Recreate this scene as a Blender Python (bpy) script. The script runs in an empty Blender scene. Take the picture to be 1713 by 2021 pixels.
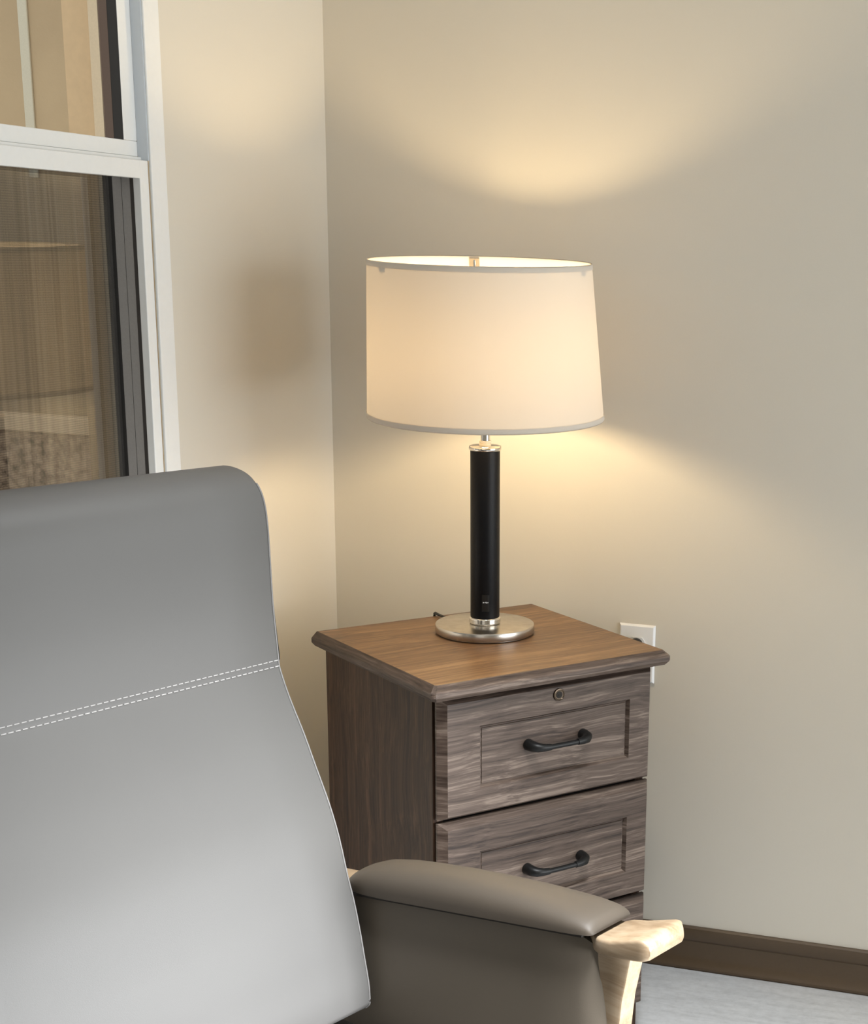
import bpy, bmesh, math, random
from mathutils import Vector, Matrix
random.seed(4)
scn = bpy.context.scene
col = scn.collection
PI = math.pi

# ------------------------------------------------------------------ helpers
def link_mesh(name, bm, mat, parent=None, smooth=False, autosmooth=None):
    bmesh.ops.recalc_face_normals(bm, faces=bm.faces[:])
    me = bpy.data.meshes.new(name)
    if autosmooth is not None:
        for f in bm.faces: f.smooth = True
        ang = math.radians(autosmooth)
        for e in bm.edges:
            e.smooth = (len(e.link_faces) == 2 and e.calc_face_angle(0) < ang)
    elif smooth:
        for f in bm.faces: f.smooth = True
    bm.to_mesh(me); bm.free()
    o = bpy.data.objects.new(name, me)
    for m in (mat if isinstance(mat, (list, tuple)) else [mat]): me.materials.append(m)
    col.objects.link(o)
    if parent is not None: o.parent = parent
    return o

def struct(name, bm, mat, **k):
    o = link_mesh(name, bm, mat, **k); o['kind'] = 'structure'; return o

def thing(name, label, cat, loc=(0,0,0), rotz=0.0, group=None):
    o = bpy.data.objects.new(name, None); col.objects.link(o)
    o.location = loc; o.rotation_euler = (0,0,rotz); o.empty_display_size = .05
    o['label'] = label; o['category'] = cat
    if group: o['group'] = group
    return o

def box(bm, x0,x1,y0,y1,z0,z1, bev=0.0, seg=2):
    vs = [bm.verts.new((x,y,z)) for x in (x0,x1) for y in (y0,y1) for z in (z0,z1)]
    fs = []
    for idx in ((0,1,3,2),(4,6,7,5),(0,4,5,1),(2,3,7,6),(0,2,6,4),(1,5,7,3)):
        fs.append(bm.faces.new([vs[i] for i in idx]))
    bmesh.ops.recalc_face_normals(bm, faces=fs)
    if bev:
        es = list({e for f in fs for e in f.edges})
        bmesh.ops.bevel(bm, geom=es, offset=bev, segments=seg, profile=.5, affect='EDGES')

def mkbox(*a, **k):
    bm = bmesh.new(); box(bm, *a, **k); return bm

def lathe(bm, prof, n=64, cx=0, cy=0, close=False):
    rings = []
    for r, z in prof:
        if r < 1e-6: rings.append([bm.verts.new((cx,cy,z))])
        else: rings.append([bm.verts.new((cx+r*math.cos(2*PI*i/n), cy+r*math.sin(2*PI*i/n), z)) for i in range(n)])
    seq = list(zip(rings, rings[1:]))
    if close: seq.append((rings[-1], rings[0]))
    for a, b in seq:
        for i in range(n):
            j = (i+1) % n
            if len(a) == 1 and len(b) == 1: continue
            if len(a) == 1: bm.faces.new((a[0], b[i], b[j]))
            elif len(b) == 1: bm.faces.new((a[i], b[0], a[j]))
            else: bm.faces.new((a[i], b[i], b[j], a[j]))
    return bm

def loft(bm, loops, cap0=True, cap1=True, closed=True):
    rings = [[bm.verts.new(p) for p in L] for L in loops]
    n = len(rings[0])
    for a, b in zip(rings, rings[1:]):
        for i in range(n if closed else n-1):
            j = (i+1) % n
            bm.faces.new((a[i], a[j], b[j], b[i]))
    if cap0: bm.faces.new(rings[0][::-1])
    if cap1: bm.faces.new(rings[-1])
    return bm

def catmull(pts, k=4):
    out = []
    P = [Vector(p) for p in pts]
    for i in range(len(P)-1):
        p0 = P[max(i-1,0)]; p1 = P[i]; p2 = P[i+1]; p3 = P[min(i+2,len(P)-1)]
        for j in range(k):
            t = j/k
            out.append(.5*((2*p1)+(p2-p0)*t+(2*p0-5*p1+4*p2-p3)*t*t+(3*p1-p0-3*p2+p3)*t**3))
    out.append(P[-1]); return out

def tube(bm, pts, rad, n=12, cap=True, flat=1.0):
    P = [Vector(p) for p in pts]; loops = []
    up = Vector((0,0,1))
    for i, p in enumerate(P):
        t = (P[min(i+1,len(P)-1)] - P[max(i-1,0)]).normalized()
        a = t.cross(up)
        if a.length < 1e-4: a = t.cross(Vector((1,0,0)))
        a.normalize(); b = a.cross(t).normalized()
        r = rad[i] if isinstance(rad, (list,tuple)) else rad
        loops.append([p + a*r*math.cos(2*PI*k/n) + b*r*flat*math.sin(2*PI*k/n) for k in range(n)])
    return loft(bm, loops, cap, cap)

# ------------------------------------------------------------------ materials
def srgb(r,g,b):
    f = lambda c: (c/255/12.92) if c/255 <= .04045 else ((c/255+.055)/1.055)**2.4
    return (f(r), f(g), f(b), 1)

class NT:
    def __init__(s, name):
        s.m = bpy.data.materials.new(name); s.m.use_nodes = True
        s.t = s.m.node_tree; s.t.nodes.clear()
        s.out = s.t.nodes.new('ShaderNodeOutputMaterial')
    def n(s, typ, **k):
        nd = s.t.nodes.new(typ)
        for a, v in k.items():
            if a.startswith('i_'):
                key = a[2:].replace('_',' ')
                nd.inputs[key].default_value = v
            else: setattr(nd, a, v)
        return nd
    def l(s, a, b): s.t.links.new(a, b)
    def coord(s, scale=(1,1,1), rot=(0,0,0), loc=(0,0,0)):
        tc = s.n('ShaderNodeTexCoord'); mp = s.n('ShaderNodeMapping')
        mp.inputs['Scale'].default_value = scale; mp.inputs['Rotation'].default_value = rot
        mp.inputs['Location'].default_value = loc
        s.l(tc.outputs['Object'], mp.inputs['Vector']); return mp.outputs['Vector']
    def noise(s, vec, scale, detail=4, rough=.55, dist=0):
        nd = s.n('ShaderNodeTexNoise'); s.l(vec, nd.inputs['Vector'])
        nd.inputs['Scale'].default_value = scale; nd.inputs['Detail'].default_value = detail
        nd.inputs['Roughness'].default_value = rough; nd.inputs['Distortion'].default_value = dist
        return nd.outputs['Fac']
    def ramp(s, fac, stops):
        r = s.n('ShaderNodeValToRGB'); s.l(fac, r.inputs['Fac'])
        e = r.color_ramp.elements
        while len(e) < len(stops): e.new(.5)
        for el, (p, c) in zip(e, stops): el.position = p; el.color = c
        return r.outputs['Color']
    def mix(s, fac, a, b, mode='MIX'):
        m = s.n('ShaderNodeMix', data_type='RGBA', blend_type=mode)
        for sock, v in ((m.inputs['Factor'], fac), (m.inputs['A'], a), (m.inputs['B'], b)):
            pass
        def setin(idx, v):
            sk = [i for i in m.inputs if i.enabled][idx]
            if hasattr(v, 'links'): s.l(v, sk)
            else: sk.default_value = v
        setin(0, fac); setin(1, a); setin(2, b)
        return [o for o in m.outputs if o.enabled][0]
    def bump(s, h, strength=.2, dist=.001):
        b = s.n('ShaderNodeBump'); b.inputs['Strength'].default_value = strength
        b.inputs['Distance'].default_value = dist; s.l(h, b.inputs['Height']); return b.outputs['Normal']
    def bsdf(s, color=None, rough=.5, metal=0, normal=None, spec=.5, **k):
        p = s.n('ShaderNodeBsdfPrincipled')
        if color is not None:
            if hasattr(color, 'links'): s.l(color, p.inputs['Base Color'])
            else: p.inputs['Base Color'].default_value = color
        if hasattr(rough, 'links'): s.l(rough, p.inputs['Roughness'])
        else: p.inputs['Roughness'].default_value = rough
        p.inputs['Metallic'].default_value = metal
        p.inputs['Specular IOR Level'].default_value = spec
        if normal is not None: s.l(normal, p.inputs['Normal'])
        for a, v in k.items(): p.inputs[a.replace('_',' ')].default_value = v
        s.l(p.outputs[0], s.out.inputs['Surface']); return p

def simple(name, c, rough=.5, metal=0, spec=.5, nscale=300, nstr=.05, var=.04):
    t = NT(name); v = t.coord()
    f = t.noise(v, nscale, 3)
    d = tuple(x*(1-var) for x in c[:3])+(1,); e = tuple(min(1,x*(1+var)) for x in c[:3])+(1,)
    colr = t.ramp(f, [(.3,d),(.7,e)])
    t.bsdf(colr, rough, metal, t.bump(f, nstr, .001) if nstr else None, spec)
    return t.m

def wood(name, cols, axis, rough=.45, fine=1.0, wave=1.0, bumpy=.12, seed=0.0):
    """cols dark->light; grain runs along `axis` of the object"""
    t = NT(name)
    sc = {'x':(.75,27,27),'y':(27,.75,27),'z':(27,27,.75),'xy':(1,1,27)}[axis]
    v = t.coord(scale=sc, loc=(seed,seed*1.7,seed*.6))
    # slow warp makes the grain wander
    tc = t.n('ShaderNodeTexCoord')
    w = t.n('ShaderNodeTexNoise'); t.l(tc.outputs['Object'], w.inputs['Vector'])
    w.inputs['Scale'].default_value = 5.5; w.inputs['Detail'].default_value = 2
    vm = t.n('ShaderNodeVectorMath', operation='MULTIPLY_ADD')
    t.l(w.outputs['Color'], vm.inputs[0]); vm.inputs[1].default_value = (1.35*wave,)*3; t.l(v, vm.inputs[2])
    a = t.noise(vm.outputs[0], 4.2*fine, 5, .62, .25)
    b = t.noise(vm.outputs[0], 17*fine, 3, .6)
    c = t.noise(vm.outputs[0], 1.1*fine, 2, .5)
    m1 = t.n('ShaderNodeMath', operation='MULTIPLY_ADD'); t.l(b, m1.inputs[0]); m1.inputs[1].default_value = .35; 
    m0 = t.n('ShaderNodeMath', operation='MULTIPLY'); t.l(a, m0.inputs[0]); m0.inputs[1].default_value = .65
    t.l(m0.outputs[0], m1.inputs[2])
    m2 = t.n('ShaderNodeMath', operation='MULTIPLY_ADD'); t.l(c, m2.inputs[0]); m2.inputs[1].default_value = .35
    t.l(m1.outputs[0], m2.inputs[2])
    n = len(cols)
    stops = [(.50+.32*i/(n-1), c_) for i, c_ in enumerate(cols)]
    colr = t.ramp(m2.outputs[0], stops)
    t.bsdf(colr, rough, 0, t.bump(m1.outputs[0], bumpy, .0006), .4 if axis == 'x' else .2)
    return t.m

M = {}
def wall_mat(name, c):
    t = NT(name); v = t.coord()
    f = t.noise(v, 260, 3, .6); g = t.noise(v, 1.3, 2)
    d = tuple(x*.985 for x in c[:3])+(1,)
    t.bsdf(t.ramp(g, [(.35,d),(.65,c)]), .62, 0, t.bump(f, .10, .0012), .3)
    return t.m
M['wall'] = wall_mat('painted_wall', (.67,.625,.54,1))
M['ceiling'] = wall_mat('ceiling_paint', (.75,.75,.73,1))
# floor
t = NT('grey_vinyl_floor'); v = t.coord()
f1 = t.noise(t.coord(scale=(1,7,1), rot=(0,0,.5)), 9, 5, .65, .4); f2 = t.noise(v, 60, 4, .7)
c1 = t.ramp(f1, [(.3,(.40,.41,.42,1)),(.55,(.52,.53,.54,1)),(.75,(.58,.59,.60,1))])
c2 = t.mix(.35, c1, t.ramp(f2, [(.3,(.38,.38,.385,1)),(.6,(.58,.59,.60,1))]))
t.bsdf(c2, .5, 0, t.bump(f2, .06, .001), .4); M['floor'] = t.m
M['baseboard'] = simple('brown_vinyl_base', srgb(80,64,46), .38, nscale=160, nstr=.04)
M['vinylwhite'] = simple('white_vinyl', (.80,.80,.78,1), .35, nscale=90, nstr=.02, var=.01)
M['track_white'] = simple('bluish_white_track', (.60,.64,.68,1), .35, nscale=90, nstr=.02, var=.01)
M['track_grey'] = simple('grey_track', srgb(150,146,142), .5, nscale=300, nstr=.05)
M['track_dark'] = simple('dark_track', srgb(52,46,42), .5, nscale=300, nstr=.05)
M['gasket'] = simple('black_gasket', (.010,.008,.007,1), .6)
M['brownframe'] = simple('brown_outer_frame', srgb(92,72,60), .5)
M['paleframe'] = simple('pale_outer_frame', srgb(205,188,160), .5)
# exterior
M['outwhite'] = simple('weathered_white_trim', srgb(196,196,182), .7)
M['reveal'] = simple('tan_stucco_reveal', srgb(205,178,140), .8, nscale=80, nstr=.2)
t = NT('tan_siding'); v = t.coord(); f = t.noise(v, 3.0, 4); g = t.noise(v, 120, 3)
t.bsdf(t.ramp(f, [(.3,srgb(168,150,122)),(.7,srgb(182,164,134))]), .8, 0, t.bump(g,.2,.003), .2); M['siding'] = t.m
M['cap'] = simple('stone_cap', srgb(238,218,188), .8, nscale=60, nstr=.2)
t = NT('stone_veneer'); v = t.coord()
vo = t.n('ShaderNodeTexVoronoi', feature='DISTANCE_TO_EDGE'); vo.inputs['Scale'].default_value = 16
w = t.n('ShaderNodeTexNoise'); t.l(v, w.inputs['Vector']); w.inputs['Scale'].default_value = 9; w.inputs['Detail'].default_value = 4
vm = t.n('ShaderNodeVectorMath', operation='MULTIPLY_ADD'); t.l(w.outputs['Color'], vm.inputs[0]); vm.inputs[1].default_value = (.16,)*3; t.l(v, vm.inputs[2])
t.l(vm.outputs[0], vo.inputs['Vector'])
f = t.noise(v, 45, 6, .7)
ca = t.ramp(vo.outputs['Distance'], [(0,srgb(80,62,50)),(.12,srgb(205,180,155)),(.4,srgb(240,218,192))])
cb = t.ramp(f, [(.40,srgb(84,64,52)),(.52,srgb(220,196,172)),(.7,srgb(250,232,210))])
t.bsdf(t.mix(.55, ca, cb), .85, 0, t.bump(f,.4,.006), .2); M['stone'] = t.m
M['outground'] = simple('outside_ground', srgb(120,112,100), .9)
# insect screen: dark fine mesh, half of it open
t = NT('insect_screen'); v = t.coord()
wv = t.n('ShaderNodeTexWave', wave_type='BANDS', bands_direction='Z'); t.l(v, wv.inputs['Vector']); wv.inputs['Scale'].default_value = 90
wv.inputs['Distortion'].default_value = .6
nz = t.noise(t.coord(scale=(1,22,.6)), 3.0, 3, .6)
tr = t.n('ShaderNodeBsdfTransparent'); df = t.n('ShaderNodeBsdfDiffuse'); df.inputs['Color'].default_value = (.045,.038,.03,1)
mx = t.n('ShaderNodeMixShader')
ma = t.n('ShaderNodeMath', operation='MULTIPLY_ADD'); t.l(wv.outputs['Fac'], ma.inputs[0]); ma.inputs[1].default_value = .10; ma.inputs[2].default_value = .58
mb = t.n('ShaderNodeMath', operation='MULTIPLY_ADD'); t.l(nz, mb.inputs[0]); mb.inputs[1].default_value = .22; t.l(ma.outputs[0], mb.inputs[2])
t.l(mb.outputs[0], mx.inputs[0]); t.l(tr.outputs[0], mx.inputs[1]); t.l(df.outputs[0], mx.inputs[2]); t.l(mx.outputs[0], t.out.inputs['Surface'])
M['screen'] = t.m
# glass pane: clear with a mirror reflection, its streaky bands painted into the gloss colour
def glass(name, streak, refl):
    t = NT(name)
    tr = t.n('ShaderNodeBsdfTransparent'); tr.inputs['Color'].default_value = (.93,.95,.94,1)
    gl = t.n('ShaderNodeBsdfGlossy'); gl.inputs['Roughness'].default_value = .004
    nz = t.noise(t.coord(scale=(1,60,1.2)), 1.0, 4, .7)
    lo = 1-streak
    cc = t.ramp(nz, [(.36,(lo,lo,lo,1)),(.62,(1,1,1,1))]); t.l(cc, gl.inputs['Color'])
    lw = t.n('ShaderNodeFresnel'); lw.inputs['IOR'].default_value = 1.5
    mm = t.n('ShaderNodeMath', operation='MULTIPLY', use_clamp=True); t.l(lw.outputs[0], mm.inputs[0]); mm.inputs[1].default_value = refl
    mx = t.n('ShaderNodeMixShader'); t.l(mm.outputs[0], mx.inputs[0]); t.l(tr.outputs[0], mx.inputs[1]); t.l(gl.outputs[0], mx.inputs[2])
    t.l(mx.outputs[0], t.out.inputs['Surface']); return t.m
M['glass'] = glass('clear_pane', .0, 1.4)
M['glass_low'] = glass('screened_pane', .45, 2.1)

# nightstand
top_c = [srgb(58,39,25), srgb(94,67,43), srgb(114,84,55), srgb(140,108,75)]
frt_c = [srgb(38,28,22), srgb(70,57,49), srgb(90,76,67), srgb(126,111,100)]
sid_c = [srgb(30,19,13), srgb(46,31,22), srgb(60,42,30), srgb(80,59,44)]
M['woodtop'] = wood('walnut_laminate_top', top_c, 'x', .36, 1.0, .5)
M['woodfront'] = wood('greyed_walnut_front', frt_c, 'x', .5, .9, .42, seed=3)
M['woodfront2'] = wood('greyed_walnut_front_b', frt_c, 'x', .5, .9, .42, seed=11)
M['woodfront3'] = wood('greyed_walnut_front_c', frt_c, 'x', .5, .9, .42, seed=19)
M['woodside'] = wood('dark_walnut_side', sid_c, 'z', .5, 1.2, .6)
M['woodedge'] = wood('walnut_edge', [tuple(c*.8 for c in q[:3])+(1,) for q in frt_c], 'xy', .5, 1.0, .25, seed=7)
M['gap'] = simple('dark_gap', (.012,.009,.007,1), .8)
M['blackmetal'] = simple('black_metal', (.006,.006,.006,1), .42, metal=.0, spec=.35, nscale=500, nstr=.05)
M['brass'] = simple('aged_brass', srgb(96,84,72), .32, metal=1.0, nscale=200, nstr=.03)
M['keyhole'] = simple('keyway', (.02,.017,.014,1), .5, metal=.6)
# lamp
t = NT('brushed_nickel'); v = t.coord(scale=(1,1,40))
f = t.noise(v, 40, 4, .7)
t.bsdf(t.ramp(f, [(.3,(.50,.46,.41,1)),(.7,(.66,.62,.56,1))]), .27, 1.0, t.bump(f,.05,.0005)); M['nickel'] = t.m
M['chrome'] = simple('polished_nickel', (.78,.74,.68,1), .10, metal=1.0, nscale=30, nstr=.02)
M['blackstem'] = simple('black_leatherette', (.003,.003,.004,1), .42, spec=.2, nscale=420, nstr=.25)
M['blackplastic'] = simple('black_plastic', (.004,.004,.004,1), .3)
M['whiteprint'] = simple('white_print', (.7,.7,.7,1), .5)
M['creamplastic'] = simple('cream_nut', (.85,.76,.60,1), .4)
def shade_mat(name, dcol, tcol, mixf):
    t = NT(name); v = t.coord(scale=(1,1,1))
    f = t.noise(t.coord(scale=(60,60,8)), 6, 4, .65); g = t.noise(t.coord(scale=(10,10,120)), 6, 3, .6)
    add = t.n('ShaderNodeMath', operation='ADD'); t.l(f, add.inputs[0]); t.l(g, add.inputs[1])
    k = t.ramp(add.outputs[0], [(.35,(.90,.90,.90,1)),(.62,(1,1,1,1))])
    d = t.n('ShaderNodeBsdfDiffuse'); tl = t.n('ShaderNodeBsdfTranslucent')
    t.l(t.mix(1.0, k, dcol, 'MULTIPLY'), d.inputs['Color']); t.l(t.mix(1.0, k, tcol, 'MULTIPLY'), tl.inputs['Color'])
    mx = t.n('ShaderNodeMixShader'); mx.inputs[0].default_value = mixf
    t.l(d.outputs[0], mx.inputs[1]); t.l(tl.outputs[0], mx.inputs[2]); t.l(mx.outputs[0], t.out.inputs['Surface'])
    return t.m
M['shade'] = shade_mat('linen_shade', (.70,.645,.57,1), (.56,.465,.35,1), .138)
M['shadetrim'] = shade_mat('shade_trim', (.72,.65,.56,1), (.55,.47,.38,1), .16)
def emit(name, c, s):
    t = NT(name); e = t.n('ShaderNodeEmission'); e.inputs['Color'].default_value = c; e.inputs['Strength'].default_value = s
    t.l(e.outputs[0], t.out.inputs['Surface']); return t.m
M['bulb'] = emit('lit_bulb', (1.0,.76,.44,1), 178.0)
# chair
def vinyl(name, c, rough=.5):
    t = NT(name); v = t.coord()
    f = t.noise(v, 900, 3, .6); g = t.noise(v, 6, 2)
    d = tuple(x*.97 for x in c[:3])+(1,)
    t.bsdf(t.ramp(g, [(.3,d),(.7,c)]), rough, 0, t.bump(f,.12,.0008), .35, )
    return t.m
M['vinyl'] = vinyl('light_grey_vinyl', (.077,.0745,.071,1), .5)
M['padvinyl'] = vinyl('taupe_pad_vinyl', (.054,.043,.032,1), .55)
M['taupe'] = vinyl('taupe_vinyl', (.112,.094,.073,1), .5)
M['piping'] = vinyl('piping_vinyl', (.135,.13,.125,1), .55)
M['stitch'] = simple('pale_thread', (.30,.29,.28,1), .8)
M['maple'] = wood('pale_maple', [srgb(112,92,70), srgb(138,119,96), srgb(150,133,111)], 'x', .38, .7, .5, bumpy=.04)
M['darkfabric'] = simple('dark_seat_vinyl', (.05,.044,.038,1), .55)
M['outlet'] = simple('white_plate', (.86,.86,.86,1), .3, nscale=60, nstr=.01, var=.01)
M['screw'] = simple('white_screw', (.7,.7,.7,1), .35)

# ------------------------------------------------------------------ room shell
ZC = 2.55; TH = .118
YO0, YO1, ZO0, ZO1 = -1.52, -.5942, .86, 2.16       # window opening
def slab(name, segs, mats):
    bm = bmesh.new()
    for s in segs: box(bm, *s)
    return struct(name, bm, mats)
# wall with the window: four pieces of one wall, painted inside, tan outside
bm = bmesh.new()
for s in ((-TH,0,-5.2,YO0,0,ZC),(-TH,0,YO1,1.0,0,ZC),(-TH,0,YO0,YO1,0,ZO0),(-TH,0,YO0,YO1,ZO1,ZC)): box(bm,*s)
ww = struct('wall_left', bm, [M['wall'], M['reveal']])
for p in ww.data.polygons:
    c = p.center; n = p.normal
    if n.x < -.5 or (abs(n.y) > .5 and YO0-.01 < c.y < YO1+.01) or (abs(n.z) > .5 and ZO0-.01 < c.z < ZO1+.01): p.material_index = 1
struct('wall_right', mkbox(0,4.6,0,.12,0,ZC), M['wall'])
struct('wall_far_side', mkbox(4.6,4.72,-5.2,.12,0,ZC), M['wall'])
struct('wall_rear', mkbox(-TH,4.72,-5.32,-5.2,0,ZC), M['wall'])
struct('floor', mkbox(-TH,4.72,-5.32,.12,-.08,0), M['floor'])
struct('ceiling', mkbox(-TH,4.72,-5.32,.12,ZC,ZC+.08), M['ceiling'])
# baseboards (cove profile)
prof = [(0,.091),(.005,.091),(.0085,.088),(.0095,.083),(.0095,.066),(.0085,.063),(.0062,.060),(.0062,.052),(.0068,.030),(.009,.018),(.0135,.011),(.0150,.008),(.0150,.004),(.0125,.002),(.0125,0),(0,0)]
bm = bmesh.new(); loft(bm, [[(x,-d,z) for d,z in prof] for x in (0.0,4.6)])
struct('baseboard_right', bm, M['baseboard'], autosmooth=25)
bm = bmesh.new(); loft(bm, [[(d,y,z) for d,z in prof] for y in (-5.2,-.016)])
struct('baseboard_left', bm, M['baseboard'], autosmooth=25)

# ------------------------------------------------------------------ window
win = bpy.data.objects.new('window_1', None); col.objects.link(win); win['kind'] = 'structure'
YI = -.5935; YL0 = -1.546; YL1 = -1.505
bm = bmesh.new()
box(bm, 0,.004,YI,-.552,ZO0-.05,ZO1+.045,bev=.0012); box(bm, 0,.004,YL0,YL1,ZO0-.05,ZO1+.045,bev=.0012)
box(bm, 0,.004,YL1,YI,ZO1-.005,ZO1+.045,bev=.0012)
link_mesh('casing', bm, M['vinylwhite'], win)
bm = mkbox(-.02,.03,YL0,-.552,ZO0-.03,ZO0-.002,bev=.003); link_mesh('sill', bm, M['vinylwhite'], win)
# jamb track of the upper half
bm = bmesh.new(); box(bm, -.0178,.0005,-.5953,YI+.02,1.5035,ZO1); box(bm, -.020,.0005,YL0+.02,YL1,1.5035,ZO1)
link_mesh('jamb_track', bm, M['track_white'], win)
bm = bmesh.new(); box(bm, -.118,-.0727,-.6205,-.5942,ZO0,ZO1); link_mesh('outer_casing', bm, M['reveal'], win)
# upper sash
us = bmesh.new()
box(us, -.032,-.018,-.629,-.5943,1.5317,ZO1,bev=.001); box(us, -.032,-.018,YO0,YO0+.045,1.5035,ZO1,bev=.001)
box(us, -.032,-.018,YO0,-.5943,1.509,1.5315,bev=.001); box(us, -.034,-.012,YO0,-.5945,1.5020,1.5085,bev=.001)
box(us, -.032,-.018,YO0,-.595,ZO1-.04,ZO1)
u = link_mesh('upper_sash', us, M['vinylwhite'], win)
bm = bmesh.new(); box(bm, -.0345,-.0185,-.6297,-.629,1.531,ZO1-.03); link_mesh('gasket', bm, M['gasket'], u)
bm = bmesh.new(); box(bm, -.050,-.0345,-.6300,-.600,1.51,ZO1-.03); link_mesh('outer_frame', bm, M['brownframe'], u)
bm = bmesh.new(); box(bm, -.066,-.050,-.6310,-.600,1.51,ZO1-.03); link_mesh('outer_stop', bm, M['paleframe'], u)
def sheet(x,y0,y1,z0,z1):
    b = bmesh.new(); b.faces.new([b.verts.new(p) for p in ((x,y0,z0),(x,y1,z0),(x,y1,z1),(x,y0,z1))]); b.normal_update()
    if b.faces[:][0].normal.x < 0: b.faces[:][0].normal_flip()
    return b
def link_sheet(name, b, mat, parent):
    me = bpy.data.meshes.new(name); b.to_mesh(me); b.free(); me.materials.append(mat)
    o = bpy.data.objects.new(name, me); col.objects.link(o); o.parent = parent; return o
link_sheet('pane', sheet(-.0335,YO0+.03,-.6200,1.515,ZO1-.02), M['glass'], u)
# lower sash
ls = bmesh.new()
box(ls, -.014,-.001,-.618,-.5945,ZO0,1.5035,bev=.0012); box(ls, -.014,-.001,YO0,YO0+.03,ZO0,1.5035,bev=.0012)
box(ls, -.014,-.001,YO0+.028,-.6165,1.4765,1.5033,bev=.0012); box(ls, -.014,-.001,YO0+.028,-.6165,ZO0,ZO0+.03,bev=.0012)
lo = link_mesh('lower_sash', ls, M['vinylwhite'], win)
bm = bmesh.new(); box(bm, -.0195,-.0135,-.6180,-.600,ZO0,1.500); link_mesh('gasket', bm, M['track_dark'], lo)
bm = bmesh.new(); box(bm, -.034,-.0195,-.6178,-.600,ZO0,1.500); box(bm, -.0505,-.035,-.6176,-.600,ZO0,1.500)
box(bm, -.0505,-.0140,YO0,-.600,1.480,1.502)
link_mesh('sash_track', bm, M['track_grey'], lo)
bm = bmesh.new(); box(bm, -.066,-.0505,-.6182,-.600,ZO0,1.500); link_mesh('outer_seal', bm, M['gasket'], lo)
bm = bmesh.new(); box(bm, -.0725,-.066,-.6200,-.600,ZO0,1.500); link_mesh('outer_stop', bm, M['paleframe'], lo)
link_sheet('pane', sheet(-.0535,YO0+.01,-.6100,ZO0,1.485), M['glass_low'], lo)
link_sheet('insect_screen', sheet(-.0610,YO0+.01,-.6100,ZO0,1.485), M['screen'], lo)

# ------------------------------------------------------------------ outside, seen through the window
struct('wall_exterior', mkbox(-4.0,-.118,.83,.95,-.3,3.2), M['siding'])
bm = bmesh.new(); box(bm, -4.0,-.118,.795,.83,-.3,.882); struct('trim_1', bm, M['stone'])
bm = bmesh.new(); box(bm, -4.0,-.118,.775,.83,.882,.926,bev=.004); struct('trim_2', bm, M['cap'])
bm = bmesh.new(); box(bm, -1.256,-1.2285,.824,.83,1.53,3.2,bev=.002); struct('trim_3', bm, M['outwhite'])
struct('ground', mkbox(-6,-.118,-4,.83,-.34,-.3), M['outground'])

# ------------------------------------------------------------------ nightstand
NSX, NSY, NSR, ZT = .46808, -.36097, .91784, .7351
ns = thing('nightstand', 'grey-brown woodgrain nightstand with three drawers standing diagonally in the corner', 'nightstand', (NSX,NSY,0), NSR)
w, d = .2228, .2077
# top slab: bevelled on the front and both sides
def topring(off, z): return [(-w-off,-d-off,z),(w+off,-d-off,z),(w+off,d,z),(-w-off,d,z)]
bm = bmesh.new()
def rr(off, z, c=.006):
    x0,x1,y0,y1 = -w-off, w+off, -d-off, d
    return [(x0+c,y0,z),(x1-c,y0,z),(x1,y0+c,z),(x1,y1,z),(x0,y1,z),(x0,y0+c,z)]
loft(bm, [rr(-.004,ZT-.026,.003), rr(.004,ZT-.0255,.004), rr(.0095,ZT-.0195,.006), rr(.0105,ZT-.018,.006), rr(.0105,ZT-.011,.006), rr(.0095,ZT-.0095,.006), rr(.0005,ZT-.0005,.004), rr(-.001,ZT,.003)])
to = link_mesh('top', bm, [M['woodtop'], M['woodfront'], M['woodedge']], ns)
for p in to.data.polygons:
    n = p.normal
    if n.z > .95: p.material_index = 0
    elif abs(n.x) > abs(n.y): p.material_index = 2
    else: p.material_index = 1
zs = ZT-.026
XL, XR, YB, YFB = -.2085, .2125, .2045, -.172
link_mesh('side_panel', mkbox(XL,XL+.018,YFB,YB,0,zs,bev=.0007,seg=1), M['woodside'], ns)
link_mesh('side_panel', mkbox(XR-.018,XR,YFB,YB,0,zs,bev=.0007,seg=1), M['woodside'], ns)
link_mesh('back_panel', mkbox(XL+.018,XR-.018,YB-.008,YB,.01,zs), M['woodside'], ns)
link_mesh('carcass', mkbox(XL+.018,XR-.018,YFB+.012,YB-.008,.02,zs), M['gap'], ns)
bm = bmesh.new(); box(bm, XL+.018,XR-.0185,YFB+.004,YFB+.020,0,.064); link_mesh('plinth', bm, M['woodfront3'], ns)

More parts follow.
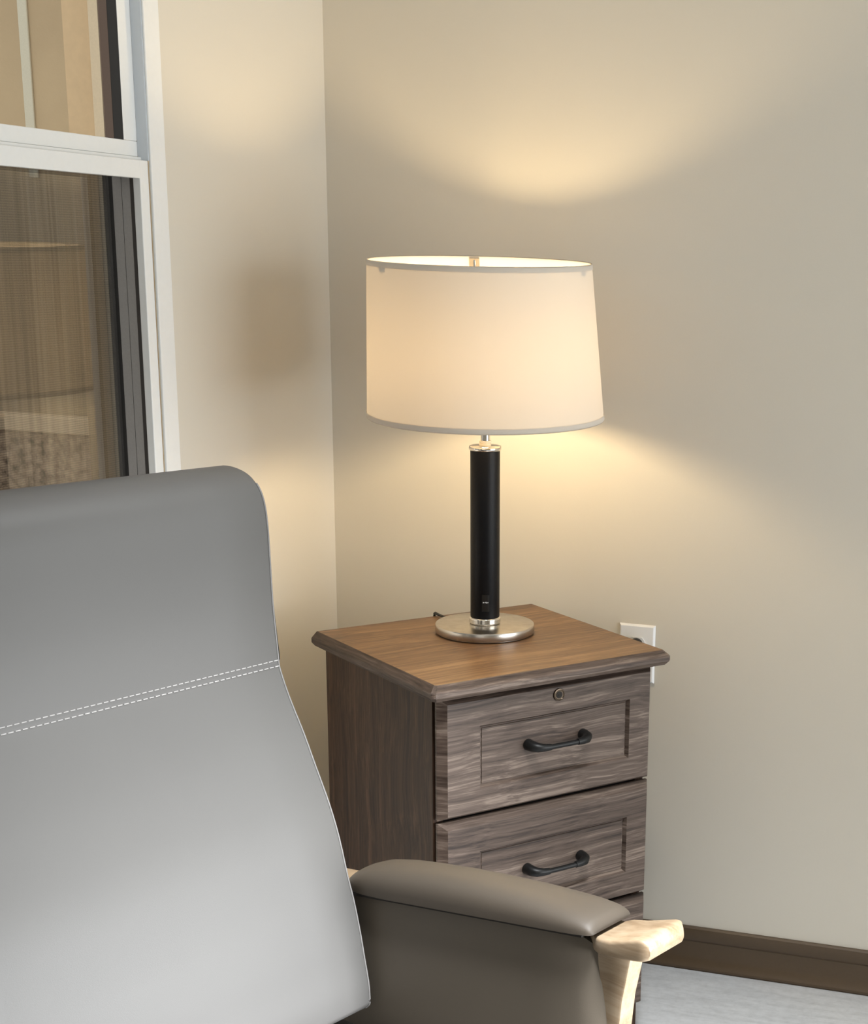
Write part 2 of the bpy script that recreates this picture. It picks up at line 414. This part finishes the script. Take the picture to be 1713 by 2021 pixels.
YF = -.1947
def drawer(z0, z1, rz0, rz1, mat, hz, lock=False):
    x0, x1 = -.2070, .2130
    rx0, rx1 = -.1345, .1630
    bm = bmesh.new()
    def ring(a,b,c_,d_,y): return [(a,y,c_),(b,y,c_),(b,y,d_),(a,y,d_)]
    ch = .0130
    L = [ring(x0,x1,z0,z1,YF+.0165), ring(x0,x1,z0,z1,YF+.0115), ring(x0+ch,x1-ch*.6,z0+.007,z1-ch*.85,YF),
         ring(rx0,rx1,rz0,rz1,YF), ring(rx0+.0042,rx1-.0042,rz0+.0042,rz1-.0042,YF+.0068), ring(rx0+.0056,rx1-.0056,rz0+.0056,rz1-.0056,YF+.0068), ring(rx0+.0066,rx1-.0066,rz0+.0066,rz1-.0066,YF+.0055)]
    loft(bm, L, True, True)
    dr = link_mesh('drawer', bm, [mat, M['woodedge']], ns)
    for p in dr.data.polygons:
        p.use_smooth = False
        if abs(p.normal.x) > .4: p.material_index = 1
    # bow handle
    hb = bmesh.new(); hx0, hx1 = -.0395, .0690; yb = YF+.0055; out = yb-.026
    pts = [(hx0,yb,hz),(hx0,yb-.007,hz),(hx0+.001,yb-.015,hz),(hx0+.007,yb-.0225,hz-.001),(hx0+.017,out,hz-.0015),(hx0+.0275,out-.0005,hz-.002),(hx0+.028,out-.0005,hz-.002),
           ((hx0+hx1)/2,out-.001,hz-.002),(hx1-.028,out-.0005,hz-.002),(hx1-.0275,out-.0005,hz-.002),(hx1-.017,out,hz-.0015),(hx1-.007,yb-.0225,hz-.001),(hx1-.001,yb-.015,hz),(hx1,yb-.007,hz),(hx1,yb,hz)]
    rad = [.0098,.0096,.0090,.0078,.0064,.0056,.0044,.0043,.0044,.0056,.0064,.0078,.0090,.0096,.0098]
    tube(hb, pts, rad, 16)
    link_mesh('handle', hb, M['blackmetal'], dr, autosmooth=50)
    if lock:
        lb = bmesh.new()
        lathe(lb, [(0,0),(.0105,0),(.0108,.0012),(.0102,.0026),(.0088,.0030),(.0080,.0022),(0,.0020)], 40)
        bmesh.ops.rotate(lb, verts=lb.verts[:], cent=(0,0,0), matrix=Matrix.Rotation(PI/2,3,'X'))
        bmesh.ops.translate(lb, verts=lb.verts[:], vec=(.0158,YF,.683))
        lk = link_mesh('lock', lb, M['brass'], dr, autosmooth=40)
        kb = bmesh.new()
        lathe(kb, [(0,0),(.0058,0),(.0058,.0008),(0,.0009)], 24)
        bmesh.ops.rotate(kb, verts=kb.verts[:], cent=(0,0,0), matrix=Matrix.Rotation(PI/2,3,'X'))
        bmesh.ops.translate(kb, verts=kb.verts[:], vec=(.0158,YF-.0020,.683))
        box(kb, .0128,.0188,YF-.0034,YF-.0026,.6822,.6838)
        link_mesh('key_slot', kb, M['keyhole'], lk)
    return dr
drawer(.5015,.7070,.5470,.6530,M['woodfront'],.6045,True)
drawer(.2865,.4965,.3360,.4390,M['woodfront2'],.3860)
drawer(.0670,.2815,.1180,.2260,M['woodfront3'],.1700)

# ------------------------------------------------------------------ table lamp
LX, LY = .4406, -.3078
lamp = thing('table_lamp', 'lit table lamp with white drum shade and black cylinder stem on the nightstand', 'lamp', (LX,LY,ZT+.0004), 0)
bm = bmesh.new(); lathe(bm, [(0,0),(.0835,0),(.0845,.0012),(.0845,.0022),(.0862,.0022),(.0868,.0035),(.0868,.0150),(.0860,.0164),(.0845,.0168),(0,.0170)], 96)
base = link_mesh('base', bm, M['nickel'], lamp, autosmooth=35)
bm = bmesh.new(); lathe(bm, [(0,-.0),(.0838,-.0),(.0838,.0021),(0,.0021)], 64); 
link_mesh('felt_pad', bm, M['blackplastic'], base)
bm = bmesh.new(); lathe(bm, [(0,.017),(.0260,.017),(.0272,.0185),(.0276,.0205),(.0270,.0230),(.0276,.0252),(.0272,.0275),(.0255,.0290),(0,.0290)], 64)
link_mesh('lower_ring', bm, M['chrome'], lamp, autosmooth=60)
bm = bmesh.new(); lathe(bm, [(0,.029),(.0252,.029),(.0254,.030),(.0254,.319),(.0252,.320),(0,.320)], 64)
stem = link_mesh('stem', bm, M['blackstem'], lamp, autosmooth=40)
bm = bmesh.new(); lathe(bm, [(0,.320),(.0262,.320),(.0276,.3218),(.0278,.3250),(.0270,.3275),(.0245,.3285),(0,.3285)], 64)
link_mesh('upper_cap', bm, M['chrome'], lamp, autosmooth=60)
bm = bmesh.new(); lathe(bm, [(0,.3285),(.0100,.3285),(.0106,.3300),(.0092,.3325),(.0106,.3345),(.0100,.3368),(0,.3370)], 32)
link_mesh('lock_nut', bm, M['creamplastic'], lamp, autosmooth=60)
bm = bmesh.new(); lathe(bm, [(0,.337),(.0075,.337),(.0075,.385),(.010,.386),(.014,.390),(.016,.398),(.016,.432),(.0135,.436),(0,.436)], 32)
link_mesh('socket', bm, M['chrome'], lamp, autosmooth=40)
ZB = .476
bm = bmesh.new(); lathe(bm, [(0,.436),(.013,.436),(.014,.446),(.022,.458),(.028,.472),(.030,.486),(.028,.500),(.021,.511),(.011,.517),(0,.519)], 24)
link_mesh('bulb', bm, M['bulb'], lamp, smooth=True)
# USB port panel on the stem, with its little trident mark
cam_dir = math.atan2(-2.822-LY, 1.421-LX)
pa = cam_dir + .04
def on_stem(a, r, z): return (r*math.cos(a), r*math.sin(a), z)
bm = bmesh.new()
L = []
hw = .0065/.0254
for r, in ((.0250,),(.0263,)):
    pass
n = 6
out = [on_stem(pa-hw+2*hw*i/n,.0263,z) for z in (.036,) for i in range(n+1)]
g = [[bm.verts.new(on_stem(pa-hw+2*hw*i/n, r, z)) for i in range(n+1)] for r, z in ((.0250,.043),(.0262,.0435),(.0262,.0725),(.0250,.073))]
for a, b in zip(g, g[1:]):
    for i in range(n): bm.faces.new((a[i],a[i+1],b[i+1],b[i]))
for i0 in (0, n): bm.faces.new([r[i0] for r in g])
port = link_mesh('usb_panel', bm, M['blackplastic'], stem)
bm = bmesh.new()
def patch(a0,a1,z0,z1,r=.0265):
    k = 3
    q = [[bm.verts.new(on_stem(pa+(a0+(a1-a0)*i/k)/.0254, r, z)) for i in range(k+1)] for z in (z0,z1)]
    for i in range(k): bm.faces.new((q[0][i],q[0][i+1],q[1][i+1],q[1][i]))
patch(-.0042,.0040,.0586,.0592); patch(-.0046,-.0028,.0579,.0599); patch(.0034,.0046,.0582,.0596)
patch(-.0008,.0018,.0597,.0602); patch(.0012,.0026,.0575,.0580); patch(.0016,.0021,.0595,.0602); patch(.0003,.0008,.0577,.0586)
link_mesh('usb_mark', bm, M['whiteprint'], port)
# shade, leaning a touch
R1, R2, S0, S1 = .2005, .1855, .3770, .6325
tilt = Matrix.Rotation(math.radians(0.0), 4, Vector((math.cos(cam_dir), math.sin(cam_dir), 0)))
SH_T = Matrix.Translation((0,0,.45)) @ Matrix.Identity(4) @ Matrix.Translation((0,0,-.45))
TILT, FWD, SHEAR = .4, 2.2, -.009
cd_ = Vector((math.cos(cam_dir), math.sin(cam_dir), 0)); cr_ = Vector((-cd_.y, cd_.x, 0))   # towards / across the room
def tiltbm(bm):
    m = Matrix.Translation((0,0,.50)) @ Matrix.Rotation(math.radians(FWD), 4, cr_) @ Matrix.Rotation(math.radians(TILT), 4, cd_) @ Matrix.Translation((0,0,-.50))
    bmesh.ops.transform(bm, matrix=m, verts=bm.verts[:])
    for v in bm.verts: v.co += cr_*(SHEAR*(v.co.z-S0)/(S1-S0)+.001)
bm = bmesh.new()
def rs(z): return R1+(R2-R1)*(z-S0)/(S1-S0)
lathe(bm, [(rs(S0+(S1-S0)*i/6), S0+(S1-S0)*i/6) for i in range(7)], 128); tiltbm(bm)
sh = link_mesh('lamp_shade', bm, M['shade'], lamp, smooth=True)
bm = bmesh.new()
lathe(bm, [(rs(S1-.008)+.0008,S1-.008),(rs(S1)+.0011,S1-.0012),(rs(S1),S1+.0012),(rs(S1)-.0014,S1-.001),(rs(S1-.006)-.0010,S1-.006)], 128); tiltbm(bm)
link_mesh('top_trim', bm, M['shadetrim'], sh, smooth=True)
bm = bmesh.new()
lathe(bm, [(rs(S0+.008)+.0008,S0+.008),(rs(S0)+.0012,S0+.0012),(rs(S0),S0-.0014),(rs(S0)-.0014,S0+.001),(rs(S0+.006)-.0010,S0+.006)], 128); tiltbm(bm)
link_mesh('bottom_trim', bm, M['shadetrim'], sh, smooth=True)
# spider fitting
bm = bmesh.new()
for k in range(3):
    a = cam_dir + PI + .06 + k*2*PI/3
    rr_ = rs(S1-.010)-.004
    pts = [(.012*math.cos(a),.012*math.sin(a),S1-.040),(rr_*.5*math.cos(a),rr_*.5*math.sin(a),S1-.040),(rr_*.93*math.cos(a),rr_*.93*math.sin(a),S1-.030),(rr_*math.cos(a),rr_*math.sin(a),S1-.006)]
    tube(bm, pts, .0018, 8)
    # flat tab against the shade
    c, s_ = math.cos(a), math.sin(a); tt = Vector((-s_,c,0)); pc = Vector((rr_*c,rr_*s_,0))
    loft(bm, [[pc+tt*h-Vector((c,s_,0))*q+Vector((0,0,z)) for h,q in ((-.009,.0015),(.009,.0015),(.009,0),(-.009,0))] for z in (S1-.018,S1-.0035)])
lathe(bm, [(.006,S1-.043),(.014,S1-.043),(.014,S1-.037),(.006,S1-.037)], 24, close=True)
tiltbm(bm)
link_mesh('spider', bm, M['chrome'], lamp, autosmooth=40)
bm = bmesh.new()
hp = [(.014,0,.43),(.040,0,.45),(.052,0,.50),(.045,0,.555),(.010,0,.588),(-.010,0,.588),(-.045,0,.555),(-.052,0,.50),(-.040,0,.45),(-.014,0,.43)]
tube(bm, catmull(hp,4), .0016, 8)
link_mesh('harp', bm, M['chrome'], lamp, autosmooth=40)
# cord: leaves the base, over the back edge of the top, down to the wall outlet
inv = Matrix.Rotation(NSR,3,'Z')
def ns2lamp(p):
    q = inv @ Vector(p) + Vector((NSX-LX, NSY-LY, -ZT)); return q
lc = inv.transposed() @ Vector((LX-NSX, LY-NSY, 0))
cpts = [Vector((lc.x-.010,lc.y+.084,ZT+.0060)), Vector((lc.x-.012,lc.y+.100,ZT+.0045)), Vector((lc.x-.012,d-.012,ZT+.0042)), Vector((lc.x-.012,d+.003,ZT+.0042)), Vector((lc.x-.012,d+.010,ZT-.010)),
        Vector((lc.x-.050,d+.010,ZT-.08)), Vector((lc.x-.02,d+.012,ZT-.22)), Vector((.15,d+.015,ZT-.34)), Vector((.243,d+.015,ZT-.36))]
cp = [ns2lamp(p) for p in cpts]
ox, oz = .6347, .6430        # outlet centre on wall_right
plug = Vector((ox-LX, -.030-LY, oz+.018-ZT))
cp += [Vector((.535-LX,-.022-LY,.37-ZT)), Vector((.600-LX,-.020-LY,.42-ZT)), Vector((ox-LX,-.026-LY,oz-.08-ZT)), Vector((ox-LX,-.034-LY,oz-.01-ZT)), plug]
bm = bmesh.new(); tube(bm, catmull(cp,5), .0026, 8)
cord = link_mesh('cord', bm, M['blackplastic'], lamp, autosmooth=50)
bm = bmesh.new(); lathe(bm, [(0,-.024),(.006,-.024),(.009,-.016),(.013,-.010),(.0135,0),(0,0)], 24)
bmesh.ops.rotate(bm, verts=bm.verts[:], cent=(0,0,0), matrix=Matrix.Rotation(-PI/2,3,'X'))
bmesh.ops.translate(bm, verts=bm.verts[:], vec=(ox-LX, -.0085-LY, oz+.018-ZT))
link_mesh('plug', bm, M['blackplastic'], cord, autosmooth=40)

# ------------------------------------------------------------------ wall outlet
ol = thing('wall_outlet', 'white outlet cover plate on the wall behind the nightstand corner', 'outlet', (ox,0,oz), 0)
bm = bmesh.new(); hw_, hh = .0355, .0572
loft(bm, [[(sx*(hw_-i),-y,sz*(hh-i)) for sx,sz in ((-1,-1),(1,-1),(1,1),(-1,1))] for i,y in ((0,0),(0,.002),(.0018,.0046),(.0035,.0056))])
pl = link_mesh('plate', bm, M['outlet'], ol)
for zc in (.0195,-.0195):
    bm = bmesh.new()
    pr = []
    for k in range(32):
        a = 2*PI*k/32; pr.append((.0168*math.cos(a), max(-.0135,min(.0135,.0168*math.sin(a)))))
    loft(bm, [[(x,-y,zc+z) for x,z in pr] for y in (.005,.0078)])
    link_mesh('receptacle', bm, M['screw'], ol)
bm = bmesh.new(); lathe(bm, [(0,0),(.0032,0),(.003,.0012),(0,.0014)], 16)
bmesh.ops.rotate(bm, verts=bm.verts[:], cent=(0,0,0), matrix=Matrix.Rotation(PI/2,3,'X')); bmesh.ops.translate(bm, verts=bm.verts[:], vec=(0,-.0056,0))
link_mesh('screw', bm, M['screw'], ol)

# ------------------------------------------------------------------ armchair
CR = math.radians(-20)
ch = thing('armchair', 'high-backed grey vinyl armchair with pale wooden arms in front of the window', 'armchair', (.565,-1.105,0), CR)
WD = .56
front = [(.0277,.4243),(.0345,.4310),(.0357,.4389),(.0339,.4626),(.0270,.4965),(.0202,.5301),(.0100,.5705),(-.0006,.6029),(-.0146,.6517),(-.0312,.6939),(-.0530,.7369),(-.0748,.7799),(-.0992,.8223),(-.1147,.8553),(-.1176,.8660)]
head = [(-.1176,.8660),(-.1200,.8899),(-.1250,.9409),(-.1272,.9883),(-.1297,1.0421),(-.1346,1.0720),(-.1440,1.0906),(-.1616,1.1048),(-.1860,1.1115),(-.2140,1.1105),(-.2380,1.0980),(-.2520,1.0720),(-.2540,1.0300),(-.2480,.9600),(-.2320,.8660)]
back = [(-.2320,.8660),(-.2000,.7800),(-.1500,.6700),(-.1000,.5600),(-.0700,.4700),(-.0500,.4250),(-.0200,.4150),(.0120,.4165),(.0277,.4243)]
def panel(poly, y0, y1, r=.007):
    """closed profile (u,z) extruded along y with softened ends"""
    P = [Vector(p) for p in poly]
    n = len(P); area = sum(P[i].x*P[(i+1)%n].y-P[(i+1)%n].x*P[i].y for i in range(n))
    sg = 1 if area > 0 else -1
    def inset(k):
        o = []
        for i in range(n):
            t = (P[(i+1)%n]-P[i-1]).normalized(); nn = Vector((-t.y,t.x))*sg
            o.append(P[i]+nn*k)
        return o
    loops = []
    for y, k in ((y0,r),(y0+r*.3,r*.3),(y0+r,0),(y1-r,0),(y1-r*.3,r*.3),(y1,r)):
        loops.append([(p.x,y,p.y) for p in (inset(k) if k else P)])
    bm = bmesh.new()
    # subdivide the straight span
    mid = loops[2]; m2 = loops[3]; seq = loops[:3]
    for j in range(1,8): seq.append([tuple(Vector(a).lerp(Vector(b), j/8)) for a, b in zip(mid, m2)])
    seq += loops[3:]
    loft(bm, seq); return bm
fr = [tuple(p) for p in catmull(front,3)]; hd = [tuple(p) for p in catmull(head,4)]; bk = [tuple(p) for p in catmull(back,3)]
br = link_mesh('backrest', panel(fr+bk[:-1] if False else fr + [tuple(p) for p in catmull(back,3)][0:-1], -WD, 0, .005), M['vinyl'], ch, autosmooth=50)
hr = link_mesh('headrest', panel(hd, -WD, 0, .005), M['vinyl'], ch, autosmooth=50)
# stitching: two rows across the seam, one row down the edge
bm = bmesh.new()
def on_front(z):
    prof_ = front + head[1:7]
    for a, b in zip(prof_, prof_[1:]):
        if a[1] <= z <= b[1]:
            k = (z-a[1])/(b[1]-a[1]); return a[0]+(b[0]-a[0])*k
    return prof_[-1][0]
for z in (.8700,.8625):
    y = -.004
    while y > -WD+.006:
        uu = on_front(z)
        box(bm, uu-.0004,uu+.0007,y-.0062,y,z-.0005,z+.0005)
        y -= .0088
link_mesh('seam_stitching', bm, M['stitch'], ch)
bm = bmesh.new()
tube(bm, [(p[0]-.0005,-.0025,p[1]) for p in fr+hd[1:26]], .0013, 8)
link_mesh('edge_piping', bm, M['piping'], ch, autosmooth=60)
# seat
bm = mkbox(-.02,.50,-WD+.004,-.004,.30,.405,bev=.02,seg=4); link_mesh('seat', bm, M['darkfabric'], ch, autosmooth=40)
bm = mkbox(-.03,.44,-WD+.01,-.01,.20,.30,bev=.004); link_mesh('seat_frame', bm, M['darkfabric'], ch)

def arm(mir):
    T = (lambda p: (p[0], -WD-p[1], p[2])) if mir else (lambda p: p)
    # side panel: soft slab under the arm
    def pz(u): return .5735+.1325*u
    us = [-.13,-.12,-.06,0,.06,.12,.18,.24,.30,.35,.385,.3945,.398]
    bm = bmesh.new(); loops = []
    zlist = [.27,.30,.36,.42,.48,.53,.56,.585,.605,1]
    def panel_pt(ui, k, side):
        # k 0..1 up ; front edge bulges forward in the middle
        zb = .27; zt = min(pz(us[ui])+.004, .604) if us[ui] > .38 else pz(us[ui])-.0025
        z = zb+(zt-zb)*k
        u = us[ui]
        if ui >= len(us)-4:
            bul = .018*math.sin(PI*min(1,max(0,k*.95)))
            u += bul
        th = .024
        edge = max(0.0,1-(max(0,(us[ui]-.35))/.048)**2)**.5 if us[ui] > .35 else 1
        edge = max(.12, edge)
        puff = .010*max(0.0,math.sin(PI*k))**.6
        y = .034 + side*(th*.5*edge + puff*edge)*(1.0)
        return (u, y, z)
    K = [i/14 for i in range(15)]
    for ui in range(len(us)):
        loop = [T(panel_pt(ui,k,-1)) for k in K] + [T(panel_pt(ui,k,1)) for k in K[::-1]]
        loops.append(loop)
    loft(bm, loops); link_mesh('side_panel', bm, M['taupe'], ch, autosmooth=60)
    # wooden arm rail, flaring into a scooped front tip
    secs = []
    y0, y1 = .012, .092
    st = [(-.24,.526,.548),(-.05,.548,.570),(.10,.571,.592),(.25,.590,.611),(.345,.597,.6190),(.368,.5990,.6195),(.384,.6005,.6200),(.392,.6010,.6210),(.410,.6035,.6240),(.432,.6070,.6310),(.450,.6098,.6370),(.4575,.6115,.6375),(.4640,.6145,.6340),(.4665,.6185,.6290)]
    bm = bmesh.new()
    for i, (u, zb, zt) in enumerate(st):
        r = min(.004, (zt-zb)*.42)
        a0, a1 = y0, y1
        if u < .386: a0, a1 = (y0+.020 if u < .375 else y0+.008), y1-.012
        elif u < .40: a0, a1 = y0+.004, y1-.003
        if u > .456: a0 += (u-.456)*.25; a1 -= (u-.456)*.9
        if u > .345: 
            pass
        loop = []
        for cy, cz, s0 in ((a1-r,zt-r,0),(a0+r,zt-r,1),(a0+r,zb+r,2),(a1-r,zb+r,3)):
            for k in range(4):
                an = s0*PI/2 + k*PI/6
                loop.append(T((u, cy+r*math.cos(an), cz+r*math.sin(an))))
        loops = None; secs.append(loop)
    loft(bm, secs); link_mesh('arm_rail', bm, M['maple'], ch, autosmooth=45)
    # dark strip added under the pad, standing in for the shaded gap
    bm = bmesh.new()
    loft(bm, [[T((u,y,.5752+.13*u+dz)) for y,dz in ((.0095,-.0045),(.0875,-.0045),(.0875,.0012),(.0095,.0012))] for u in (-.020,.372)])
    link_mesh('pad_gap_strip', bm, M['gap'], ch)
    # padded arm cap: flat bottom, domed top
    bm = bmesh.new(); secs = []
    N = 44; uA, uB = -.030, .387
    HT = [(-.030,.005),(-.0285,.012),(-.024,.018),(-.012,.0245),(.01,.0310),(.05,.0350),(.09,.0362),(.15,.0365),(.2,.0352),(.262,.0318),(.31,.0275),(.345,.0230),(.365,.0190),(.378,.0145),(.385,.0085),(.387,.0030)]
    WT = [(-.030,.022),(-.028,.0275),(-.020,.033),(-.005,.038),(.02,.042),(.06,.0445),(.35,.0445),(.372,.0430),(.383,.0405),(.387,.037)]
    def interp(tb, u):
        for (a, p), (b, q_) in zip(tb, tb[1:]):
            if u <= b: return p+(q_-p)*(u-a)/(b-a)
        return tb[-1][1]
    for i in range(N+1):
        q = i/N; q = .5-.5*math.cos(PI*q)
        u = uA+(uB-uA)*q
        zb = .5752+.1300*u
        h = interp(HT, u); hwid = interp(WT, u); ce = .0485
        lp = []
        n2 = 20
        for k in range(n2+1):
            a = PI*k/n2
            cx_ = math.copysign(abs(math.cos(a))**.72, math.cos(a)); sz = abs(math.sin(a))**.72
            sz = max(0.0,sz) if not isinstance(sz,complex) else 0.0; lp.append(T((u + .010*(cx_*.5+.5)*0, ce+hwid*cx_, zb+h*sz)))
        secs.append(lp)
    loft(bm, secs); link_mesh('arm_pad', bm, M['padvinyl'], ch, autosmooth=70)
    # legs
    bm = bmesh.new()
    def q4(u0,u1,a0,a1,z): return [T((u0,a0,z)),T((u1,a0,z)),T((u1,a1,z)),T((u0,a1,z))]
    loft(bm, [q4(.318,.344,.026,.050,0), q4(.352,.380,.024,.050,.20), q4(.384,.414,.022,.050,.45), q4(.390,.424,.022,.050,.55), q4(.385,.4345,.022,.052,.606)])
    bmesh.ops.bevel(bm, geom=[e for e in bm.edges], offset=.003, segments=2, profile=.5, affect='EDGES')
    link_mesh('leg', bm, M['maple'], ch, autosmooth=40)
    bm = bmesh.new()
    loft(bm, [q4(-.30,-.27,.026,.052,0), q4(-.20,-.165,.024,.052,.25), q4(-.14,-.095,.024,.052,.535), ])
    bmesh.ops.bevel(bm, geom=[e for e in bm.edges], offset=.003, segments=2, profile=.5, affect='EDGES')
    link_mesh('leg', bm, M['maple'], ch, autosmooth=40)
arm(False); arm(True)

# ------------------------------------------------------------------ lights
def area(name, loc, target, sx, sy, power, c):
    L = bpy.data.lights.new(name, 'AREA'); L.shape = 'RECTANGLE'; L.size = sx; L.size_y = sy; L.energy = power; L.color = c
    o = bpy.data.objects.new(name, L); col.objects.link(o); o.location = loc
    o.rotation_euler = (Vector(target)-Vector(loc)).to_track_quat('-Z','Y').to_euler(); return o
dl = area('ceiling_light', (1.15,-1.5,2.50), (.90,-1.30,.3), .40, .40, 16, (.95,.975,1)); dl.data.spread = math.radians(60)
bl = area('low_chair_fill', (2.55,-1.80,.70), (.52,-1.25,.42), .5, .5, 8, (.95,.97,1)); bl.data.spread = math.radians(34)  # added narrow beam to brighten the lower backrest; no real opening there
area('daylight_window', (4.4,-1.35,1.15), (0.2,-.9,1.0), 2.4, 2.0, 80, (.93,.97,1))
area('rear_fill', (0.9,-5.0,1.5), (0.9,0,1.1), 2.4, 1.8, 8, (.95,.975,1))  # added fill light for the right wall; no window behind it

w_ = bpy.data.worlds.new('sky'); scn.world = w_; w_.use_nodes = True
bg = w_.node_tree.nodes['Background']; bg.inputs['Color'].default_value = (1.0,.96,.90,1); bg.inputs['Strength'].default_value = 1.35

# ------------------------------------------------------------------ camera
W, H = 1713, 2021
F, SX, SY = 3084.24, 438.5, 325.1
r = Vector((0,0,0)); yaw, pitch, roll = .2587617, .264314, -.0310257
f = Vector((-math.sin(yaw)*math.cos(pitch), math.cos(yaw)*math.cos(pitch), -math.sin(pitch)))
r0 = Vector((math.cos(yaw), math.sin(yaw), 0)); d0 = f.cross(r0)
r = math.cos(roll)*r0 + math.sin(roll)*d0; dn = -math.sin(roll)*r0 + math.cos(roll)*d0
cam = bpy.data.cameras.new('camera'); co = bpy.data.objects.new('camera', cam); col.objects.link(co)
mw = Matrix(((r.x,-dn.x,-f.x,1.42124),(r.y,-dn.y,-f.y,-2.82207),(r.z,-dn.z,-f.z,1.38934),(0,0,0,1)))
co.matrix_world = mw
cam.sensor_fit = 'HORIZONTAL'; cam.sensor_width = 36; cam.lens = F/W*36
cam.shift_x = -SX/W; cam.shift_y = SY/W; cam.clip_start = .02
scn.camera = co

scn.view_settings.view_transform = 'Standard'
scn.view_settings.look = 'None'
scn.view_settings.exposure = 0
scn.cycles.use_denoising = True; scn.cycles.use_adaptive_sampling = True; scn.cycles.adaptive_threshold = .02
scn.cycles.max_bounces = 8; scn.cycles.diffuse_bounces = 4; scn.cycles.transparent_max_bounces = 12
scn.cycles.sample_clamp_indirect = 6
